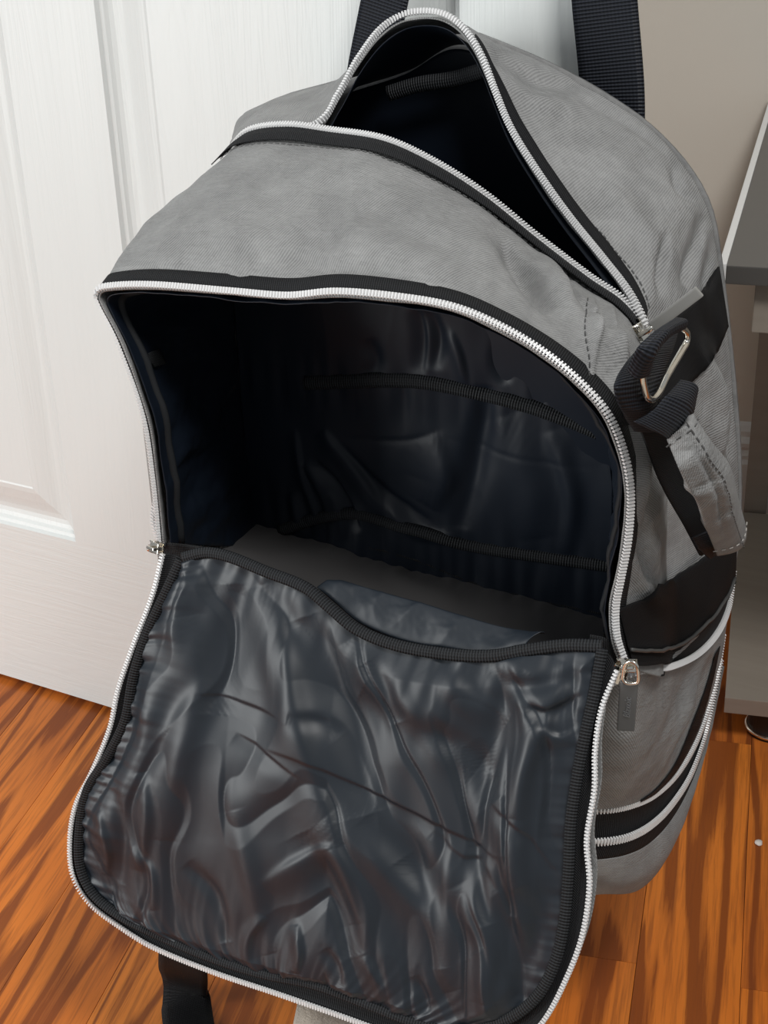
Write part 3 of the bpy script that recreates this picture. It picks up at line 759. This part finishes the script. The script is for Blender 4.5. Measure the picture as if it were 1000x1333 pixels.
# grey outer face
cut = [int(nr * k) for k in (0, .37, .66)]
def resN(c, n):
    s = arc(c); q = np.linspace(0, s[-1], n); return np.stack([np.interp(q, s, c[:, k]) for k in range(3)], 1)
def panel(c, a, b, top, nu, nv):
    l = resN(c[:a], nv); bt = resN(c[a-1:b], nu); r = resN(c[b-1:][::-1], nv); tt = resN(top, nu)
    return coons(tt, bt, l, r)
a_, b_ = 150, 276
hem3 = smooth([FP(*q) for q in hem], 200)
topr = hem3.copy(); topr[:, 2] -= .018; topr[:, 1] += .003
RT = RC3[14:-14]; topr = topr[10:-10]; topr[0] = RT[0]; topr[-1] = RT[-1]
OG = panel(RT, a_ - 14, b_ - 14, topr, 60, 60); OG[..., 1] += .014 + .012 * np.sin(np.pi * np.linspace(0, 1, 60))[:, None] * np.sin(np.pi * np.linspace(0, 1, 60))[None]
grid('outer_face', OG, GREY, fl_ob, .001)
# satin lining with folds
nu = nv = 330
ta, tb = 150, 282
LNG = panel(BC3, ta, tb, hem3, nu, nv)
PX, PY = pxof(LNG)
S = 1
cr = [  # long soft folds
 ([(345,760),(372,850),(392,930),(412,1010),(440,1100)], .012, 22, .35), ([(405,800),(432,880),(455,960),(478,1060)], -.012, 24, .2), ([(460,830),(500,900),(560,960),(620,1000)], .009, 26, -.2),
 ([(470,900),(540,950),(600,975),(650,1040)], -.010, 22, .1), ([(250,800),(262,900),(240,1000),(225,1090)], .009, 20, .2), ([(300,760),(300,850),(285,930)], -.008, 18, 0),
 ([(350,975),(400,990),(470,1030),(560,1075),(650,1118)], -.0040, 9, .75), ([(262,903),(300,912),(372,936)], -.003, 7, .7), ([(310,955),(345,975),(395,1010)], -.003, 7, .7), ([(640,1045),(690,1085),(712,1120),(735,1150)], -.003, 7, .6),
 ([(560,1085),(600,1120),(625,1125),(650,1160)], -.003, 9, .5), ([(620,1100),(628,1150),(640,1200)], -.006, 9, 0), ([(655,1110),(660,1150),(672,1190)], -.005, 8, 0), ([(735,860),(715,930),(690,1000),(678,1060)], .007, 15, .3), ([(690,870),(650,930),(640,1010)], -.006, 20, 0),
 ([(430,1060),(500,1130),(560,1200),(590,1290)], .008, 24, .2), ([(480,1060),(560,1150),(620,1240)], -.007, 18, 0), ([(400,1080),(440,1160),(470,1240)], -.008, 18, .2), ([(310,1050),(330,1120),(345,1200),(355,1240)], .006, 14, 0),
 ([(350,1150),(395,1120),(440,1105),(470,1200)], .006, 14, .4), ([(250,1120),(285,1165),(298,1225)], -.006, 9, 0), ([(200,1000),(205,1060),(190,1130)], .006, 9, .3), ([(160,1020),(170,1080),(160,1150)], -.006, 9, 0), ([(140,1050),(150,1100),(140,1140)], .006, 7, .3),
 ([(180,1100),(205,1130),(210,1180)], .005, 8, .3), ([(570,860),(600,900),(660,940)], .006, 18, .2), ([(640,870),(680,890),(760,880)], -.006, 12, 0), ([(700,940),(730,960),(755,950)], .004, 9, .5), ([(690,920),(720,925),(760,905)], -.006, 9, .4),
 ([(480,860),(500,890),(520,940)], -.007, 12, 0), ([(520,1120),(560,1180),(575,1260)], -.006, 13, 0), ([(600,1150),(640,1230),(640,1300)], .006, 16, .3), ([(680,1150),(700,1200),(690,1260)], -.006, 12, 0), ([(385,930),(420,940),(440,960)], -.004, 10, .2),
 ([(480,1240),(500,1280),(505,1310)], .005, 7, .3), ([(430,1230),(445,1255),(450,1280)], -.005, 7, .2), ([(390,1200),(398,1235),(394,1262)], .006, 7, .4), ([(540,1270),(552,1295),(556,1320)], -.005, 7, .2), ([(350,1190),(330,1215),(325,1250)], .004, 7, .3),
 ([(150,950),(200,930),(230,950)], .0035, 14, 0)]
D = creases(PX, PY, cr)
uu = np.linspace(0, 1, nu)[None, :]; vv = np.linspace(0, 1, nv)[:, None]
wob = np.array([[fbm((PX[i, j] / 100., PY[i, j] / 100., 0), (.8, .55, 1), 2) for j in range(nu)] for i in range(nv)])
# hanging folds: they run down the cloth, fanning from the hem, and slant to the right in the middle
sl = np.interp(PX, [120, 300, 430, 600, 780], [-.22, -.10, .34, .30, -.12])
fc_ = PX - sl * (PY - 780) + wob * 34
fold = np.array([[noise.noise(Vector((fc_[i, j] / 88., PY[i, j] / 330., 5.5))) + .30 * noise.noise(Vector((fc_[i, j] / 38., PY[i, j] / 190., 8.5))) for j in range(nu)] for i in range(nv)])
fold2 = np.array([[max(0, 1 - abs(noise.noise(Vector((fc_[i, j] / 60., PY[i, j] / 210., 15.5)))) * 5) for j in range(nu)] for i in range(nv)])
wid = .40; hei = .32
dl, dr, dt, db_ = uu * wid, (1 - uu) * wid, vv * hei, (1 - vv) * hei
pl = np.array([noise.noise(Vector((k * 30., .3, 0))) + .6 * noise.noise(Vector((k * 58., .3, 0))) for k in np.linspace(0, 1, nv)])[:, None]
pb = np.array([noise.noise(Vector((k * 34., 9.3, 0))) + .6 * noise.noise(Vector((k * 70., 2.3, 0))) for k in np.linspace(0, 1, nu)])[None, :]
pt = np.array([noise.noise(Vector((k * 26., 4.3, 0))) for k in np.linspace(0, 1, nu)])[None, :]
puck = .0050 * (pl * (np.exp(-dl / .018) + np.exp(-dr / .010) * .45) + pb * np.exp(-db_ / .030) + pt * np.exp(-dt / .03))
ed = np.clip(np.minimum(np.minimum(dl, dr), np.minimum(dt, db_)) / .022, 0, 1) ** .7
D = D * ed * .55 + (wob * .0055 + fold * .0095 - fold2 * .0022) * ed + puck * .75 * np.clip(ed * 4, 0, 1) + .003 * ed
D = np.maximum(D, -.009 * ed)
LNG[..., 1] -= D
LNG[..., 2] += D * .35
lin = grid('flap_lining', flipcam(LNG), LIN, fl_ob, .0005)
lin['label'] = 'creased navy black satin lining'
c = BC3 + np.array([0, -.0022, .0008])
ribbonline('edge_binding', c, .0038, BIND, fl_ob, thick=.002)
hm = hem3.copy(); hm[:, 1] -= .003
ribbonline('hem_binding', hm, .0042, BIND, fl_ob, thick=.0025)
for up0, lo0 in (([(208,706),(236,708),(266,712)], [(212,732),(240,734),(270,728)]), ([(768,826),(790,832),(807,856)], [(768,848),(786,856),(802,884)])):
    gg = coons(smooth([P(x, y, y=-.3475) for x, y in up0], 16), smooth([P(x, y, y=-.3485) for x, y in lo0], 16), resN(np.array([list(P(*up0[0], y=-.3475)), list(P(*lo0[0], y=-.3485))]), 8), resN(np.array([list(P(*up0[-1], y=-.3475)), list(P(*lo0[-1], y=-.3485))]), 8))
    grid('hinge_tape', flipcam(gg), TAPE, bag, .0006)
# crumpled strip of lining behind the hem
up_ = smooth([FP(*q) for q in [(418,770),(440,772),(490,786),(540,800),(590,816),(640,830),(680,838),(700,840)]], 140)
lo_ = resN(hem3[68:168], 140)
up_[:, 1] += .012; up_[:, 2] += .002
v = np.linspace(0, 1, 40)[:, None, None]; cs_ = (1 - v) * up_[None] + v * (lo_ + np.array([0, .004, 0]))[None]
nz = np.array([[ridged(p, (26, 20, 20)) * .004 + fbm(p, (60, 60, 60)) * .001 for p in r] for r in cs_]) * np.sin(np.pi * v[..., 0]) ** .5
cs_[..., 2] += nz
grid('lining_fold', cs_, LIN, bag, .0005)

# ------------------------------------------------------------------ sliders and pulls
def frame(p, right, up):
    r = Vector(right).normalized(); u = Vector(up); u = (u - r * u.dot(r)).normalized(); f = r.cross(u)
    m = Matrix((r, u, f)).transposed().to_4x4(); m.translation = p; return m
def slider(p, along, nrm, name='zipper_slider', s=1.0):
    """body of two joined plates with a bridge and a bail"""
    b = bmesh.new()
    M = frame(p, along, nrm)
    def bx(c, sz, bev=.0006):
        box_bm(b, Vector(c) * s, tuple(q * s for q in sz), bev=bev * s)
    bx((0, .0035, 0), (.0105, .0013, .0085)); bx((0, -.0015, 0), (.0105, .0013, .0085)); bx((.0030, .001, 0), (.003, .004, .003))
    bx((-.0035, .0052, 0), (.0022, .0035, .0024)); bx((.0035, .0052, 0), (.0022, .0035, .0024)); bx((0, .0074, 0), (.0092, .0014, .0024))
    bx((-.0045, .001, .0042), (.006, .005, .0011), .0004); bx((-.0045, .001, -.0042), (.006, .005, .0011), .0004)
    bmesh.ops.transform(b, matrix=M, verts=b.verts)
    return bm_obj(name, b, METAL, bag, smooth_=False), M
def pull(parent, p0, p1, wd, th, m, nrm, name='pull_tab', text=None):
    p0, p1 = Vector(p0), Vector(p1); d = p1 - p0; L = d.length
    M = frame((p0 + p1) / 2, d, nrm)
    b = bmesh.new(); box_bm(b, (0, 0, 0), (L, th, wd), bev=min(th * .4, .0012)); bmesh.ops.transform(b, matrix=M, verts=b.verts)
    o = bm_obj(name, b, m, parent)
    return o, M
# right slider with its rubber pull, between flap, mouth and tier zipper
ps = P(808, 872, y=-.365)
so, SM = slider(ps, (.25, 0, .97), (.25, -.9, .25), s=1.12); so['label'] = 'nickel slider at right end of the flap'
s2, _ = slider(P(820, 866, y=-.367), (.97, .1, .2), (.3, -.9, .3), s=.9)
tube('bail', smooth([P(x, y, y=-.376) for x, y in [(812,872),(815,864),(822,861),(829,866),(831,878),(830,888),(822,890),(815,889),(811,884),(812,874)]], 40)[:-1], .0011, METAL, so, 8, closed=True)
pt0, pt1 = P(819.5, 887, y=-.374), P(814.5, 950, y=-.366)
tb_, TM = pull(so, pt0, pt1, .0115, .0030, RUBBER, (.35, -.9, .25)); tb_['label'] = 'dark grey rubber pull tab with raised lettering'
# raised rim and script on the tab
cu = bpy.data.curves.new('lettering', 'FONT'); cu.body = 'Blaxoic'; cu.size = .0062; cu.extrude = .00035; cu.align_x = 'CENTER'; cu.align_y = 'CENTER'; cu.shear = .3
to = bpy.data.objects.new('lettering_tmp', cu); COL.objects.link(to)
dg = bpy.context.evaluated_depsgraph_get(); me = bpy.data.meshes.new_from_object(to.evaluated_get(dg)); bpy.data.objects.remove(to)
d_ = (pt0 - pt1).normalized(); nf = Vector((.35, -.9, .25)); nf = (nf - d_ * nf.dot(d_)).normalized()
MM = Matrix((d_, nf.cross(d_), nf)).transposed().to_4x4(); MM.translation = (pt0 + pt1) / 2 + nf * .0016
me.transform(MM); me.materials.clear()
finish('lettering', me, mat('raised_lettering', (.2, .205, .21), .4), so, False)
# left slider
sl, _ = slider(P(206, 713, y=-.36), (.9, -.3, .1), (.05, -.9, .3), s=.95); sl['label'] = 'nickel slider at left end of the flap'
s3, _ = slider(P(199, 714, y=-.355), (.9, .1, .1), (0, -.6, .8), s=.5)
zl = smooth([P(x, y, y=-.345) for x, y in [(208,655),(205,668),(205,682),(209,697),(213,708)]], 20)
zipper(zl, np.tile(np.array([-1.0, .3, 0]), (20, 1)), np.tile(np.array([0, -1.0, .4]), (20, 1)), wd=.005)
# top slider and its silver grey pull
tpv, TMM = slider(P(829, 434, y=-.252), (.5, 0, -.8), (.55, -.75, .5), s=1.15); tpv['label'] = 'nickel slider at end of the top opening'
tube('bail', [P(x, y, y=-.264) for x, y in [(832,436),(838,433),(844,430),(850,425)]], .0018, METAL, tpv, 8)
pull(tpv, P(849, 426, y=-.264), P(911, 379, y=-.262), .0078, .0028, PULLG, (.6, -.7, .4))[0]['label'] = 'flat silver grey pull tab'

# ------------------------------------------------------------------ shoulder straps to the hook, and the trailing strap
HK = Vector((-.50, -.03, 1.28))
def strap3(name, ctrl, m=WEB, hw=.0245, thick=.0022, parent=None, wdir=(1, 0, 0)):
    c = smooth(ctrl, 70); t = np.gradient(c, axis=0); t /= np.linalg.norm(t, axis=1, keepdims=True)
    wd = np.tile(np.array(wdir, float), (70, 1)); wd -= t * (wd * t).sum(1, keepdims=True); wd /= np.linalg.norm(wd, axis=1, keepdims=True)
    G = np.stack([c + wd * hw * k for k in np.linspace(-1, 1, 8)], 1)
    return grid(name, flipcam(G), m, parent or bag, thick)
a0 = P(478, 110, y=-.035); a1 = P(500, 0, y=-.032)
strap3('shoulder_strap', [a0 - Vector((.015, 0, .08)), a0, a1, a1 + (a1 - a0) * 1.6, Vector((-.505, -.028, 1.22)), Vector((-.5, -.028, 1.27))], hw=.0205)
b0 = P(797, 140, y=-.033); b1 = P(786, 0, y=-.03)
strap3('shoulder_strap', [b0 - Vector((0, 0, .08)), b0, b1, b1 + (b1 - b0) * 1.2, Vector((-.485, -.026, 1.22)), Vector((-.495, -.026, 1.27))], hw=.0255)
tr = [P(232,1215,y=-.40), P(237,1245,y=-.395), P(240,1290,z=.012), P(248,1350,z=.004), P(262,1420,z=.004)]
tr[0] = tr[1] + Vector((-.01, .03, .12)); 
strap3('trailing_strap', tr, WEBF, hw=.0225, wdir=(.95, .05, 0.0))
# the hook the straps hang from, above the picture
hook = empty('door_hook', (-.5, 0, 1.30)); tag(hook, 'nickel hook screwed to the white door above the backpack', 'hook')
b = bmesh.new(); box_bm(b, (-.5, -.0025, 1.30), (.03, .005, .09), bev=.001); bm_obj('back_plate', b, METAL, hook)
tube('prong', smooth([(-.5,-.004,1.30),(-.5,-.03,1.275),(-.5,-.05,1.27),(-.5,-.066,1.285),(-.5,-.07,1.31)], 20), .005, METAL, hook, 10)

# ------------------------------------------------------------------ console table at the right
def greywood(name, a, b_):
    m = mat(name, a, .45); q = N(m); o = q.n('ShaderNodeTexCoord').outputs['Object']
    f = q.noise(q.mapping(o, (3, 60, 60)), 1.0, 4, .6, .3); q.l(q.mixc(f, a, b_), q.b.inputs['Base Color']); q.bump(f, .08, .0006); return m
GW = greywood('grey_brown_laminate', (.25, .215, .18), (.33, .29, .245))
GT = mat('smoke_grey_table_top', (.085, .08, .075), .32)
tbl = empty('console_table', P(945, 912, z=0)); tag(tbl, 'grey wood console table with white edged top right of the backpack', 'table')
def tbox(name, o, l1, l2, z0, z1, m, bev=.002, parent=tbl, E1=E1, E2=E2, RM=RM):
    b = bmesh.new(); c = Vector((o.x, o.y, 0)) + E1 * l1 / 2 + E2 * l2 / 2 + Vector((0, 0, (z0 + z1) / 2))
    box_bm(b, c, (l1, l2, z1 - z0), RM, bev); return bm_obj(name, b, m, parent)
s0 = P(944, 908, z=.066)
tbox('lower_shelf', s0, .9, .46, .046, .066, GW, .001)
TZ = .62
t0 = P(936, 345, z=TZ)
dt_ = P(1000, 135, z=TZ) - t0; dt_.z = 0; F2_ = dt_.normalized(); F1_ = Vector((F2_.y, -F2_.x, 0)); RM2 = Matrix((F1_, F2_, Vector((0, 0, 1)))).transposed()
te = (wp - t0).dot(E2) / F2_.dot(E2) - .02
fr = t0 + E2 * .0
tbox('table_top', t0 + F1_ * .006, .9, te, TZ - .016, TZ - .0002, GT, .0012, E1=F1_, E2=F2_, RM=RM2)
tbox('edge_strip', t0, .0062, te, TZ - .018, TZ + .0012, WHITE, .0008, E1=F1_, E2=F2_, RM=RM2)
tbox('apron', t0 + F1_ * .03 + F2_ * .015, .8, .016, TZ - .062, TZ - .016, GW, .001, E1=F1_, E2=F2_, RM=RM2)
tbox('leg', t0 + F1_ * .012 + F2_ * (te - .04), .03, .03, .05, TZ - .016, GW, .001, E1=F1_, E2=F2_, RM=RM2)
tbox('leg', t0 + F1_ * .80 + F2_ * (te - .04), .04, .03, .05, TZ - .016, GW, .001, E1=F1_, E2=F2_, RM=RM2)
tbox('leg', t0 + F1_ * .80 + F2_ * .20, .04, .03, .05, TZ - .016, GW, .001, E1=F1_, E2=F2_, RM=RM2)
FOOTM = mat('black_plastic_foot', (.012, .012, .013), .4)
for k, off in enumerate(((.055, .045), (.82, .045), (.055, .40), (.82, .40))):
    c0 = Vector((s0.x, s0.y, 0)) + E1 * off[0] + E2 * off[1]
    b = bmesh.new(); bmesh.ops.create_cone(b, cap_ends=True, segments=40, radius1=.028, radius2=.026, depth=.046)
    bmesh.ops.translate(b, verts=b.verts, vec=c0 + Vector((0, 0, .023))); f = bm_obj('foot', b, FOOTM, tbl)
    ringp = [c0 + Vector((.0285 * math.cos(a), .0285 * math.sin(a), .006)) for a in np.linspace(0, 2 * math.pi, 48, endpoint=False)]
    tube('foot_ring', ringp, .0026, METAL, f, 8, closed=True)

# ------------------------------------------------------------------ rug corner and crumb
RUG = mat('beige_rug', (.56, .46, .36), .9, sheen=.3); q = N(RUG); o = q.n('ShaderNodeTexCoord').outputs['Object']
f = q.noise(o, 260, 4, .7); f2 = q.noise(o, 40, 3, .6)
q.l(q.mixc(f2, (.66, .58, .49), (.50, .43, .36)), q.b.inputs['Base Color']); q.bump(f, .9, .003)
A0, A1 = P(388, 1296, z=.008), P(378, 1345, z=.008); A2 = P(560, 1335, z=.008)
ra = (A1 - A0).normalized(); rb_ = (A2 - A0).normalized()
nn = 60; g = np.array([[list(A0 + ra * (1.6 * i / nn) + rb_ * (1.5 * j / nn) + Vector((0, 0, noise.noise(Vector((i * .7, j * .7, 0))) * .0008 - (.004 if i in (0, nn) or j in (0, nn) else 0)))) for j in range(nn + 1)] for i in range(nn + 1)])
rug = grid('rug', flipcam(g), RUG, None, .006); tag(rug, 'corner of a beige textured rug on the wood floor', 'rug')
b = bmesh.new(); bmesh.ops.create_icosphere(b, subdivisions=2, radius=.0042)
for vtx in b.verts: vtx.co *= 1 + .35 * noise.noise(vtx.co * 300); vtx.co.z *= .45
bmesh.ops.translate(b, verts=b.verts, vec=P(988, 1097, z=.0016))
cr_ = bm_obj('crumb', b, mat('crumb_white', (.75, .68, .62), .8), None, True); tag(cr_, 'tiny white crumb on the floor at right of the backpack', 'crumb')
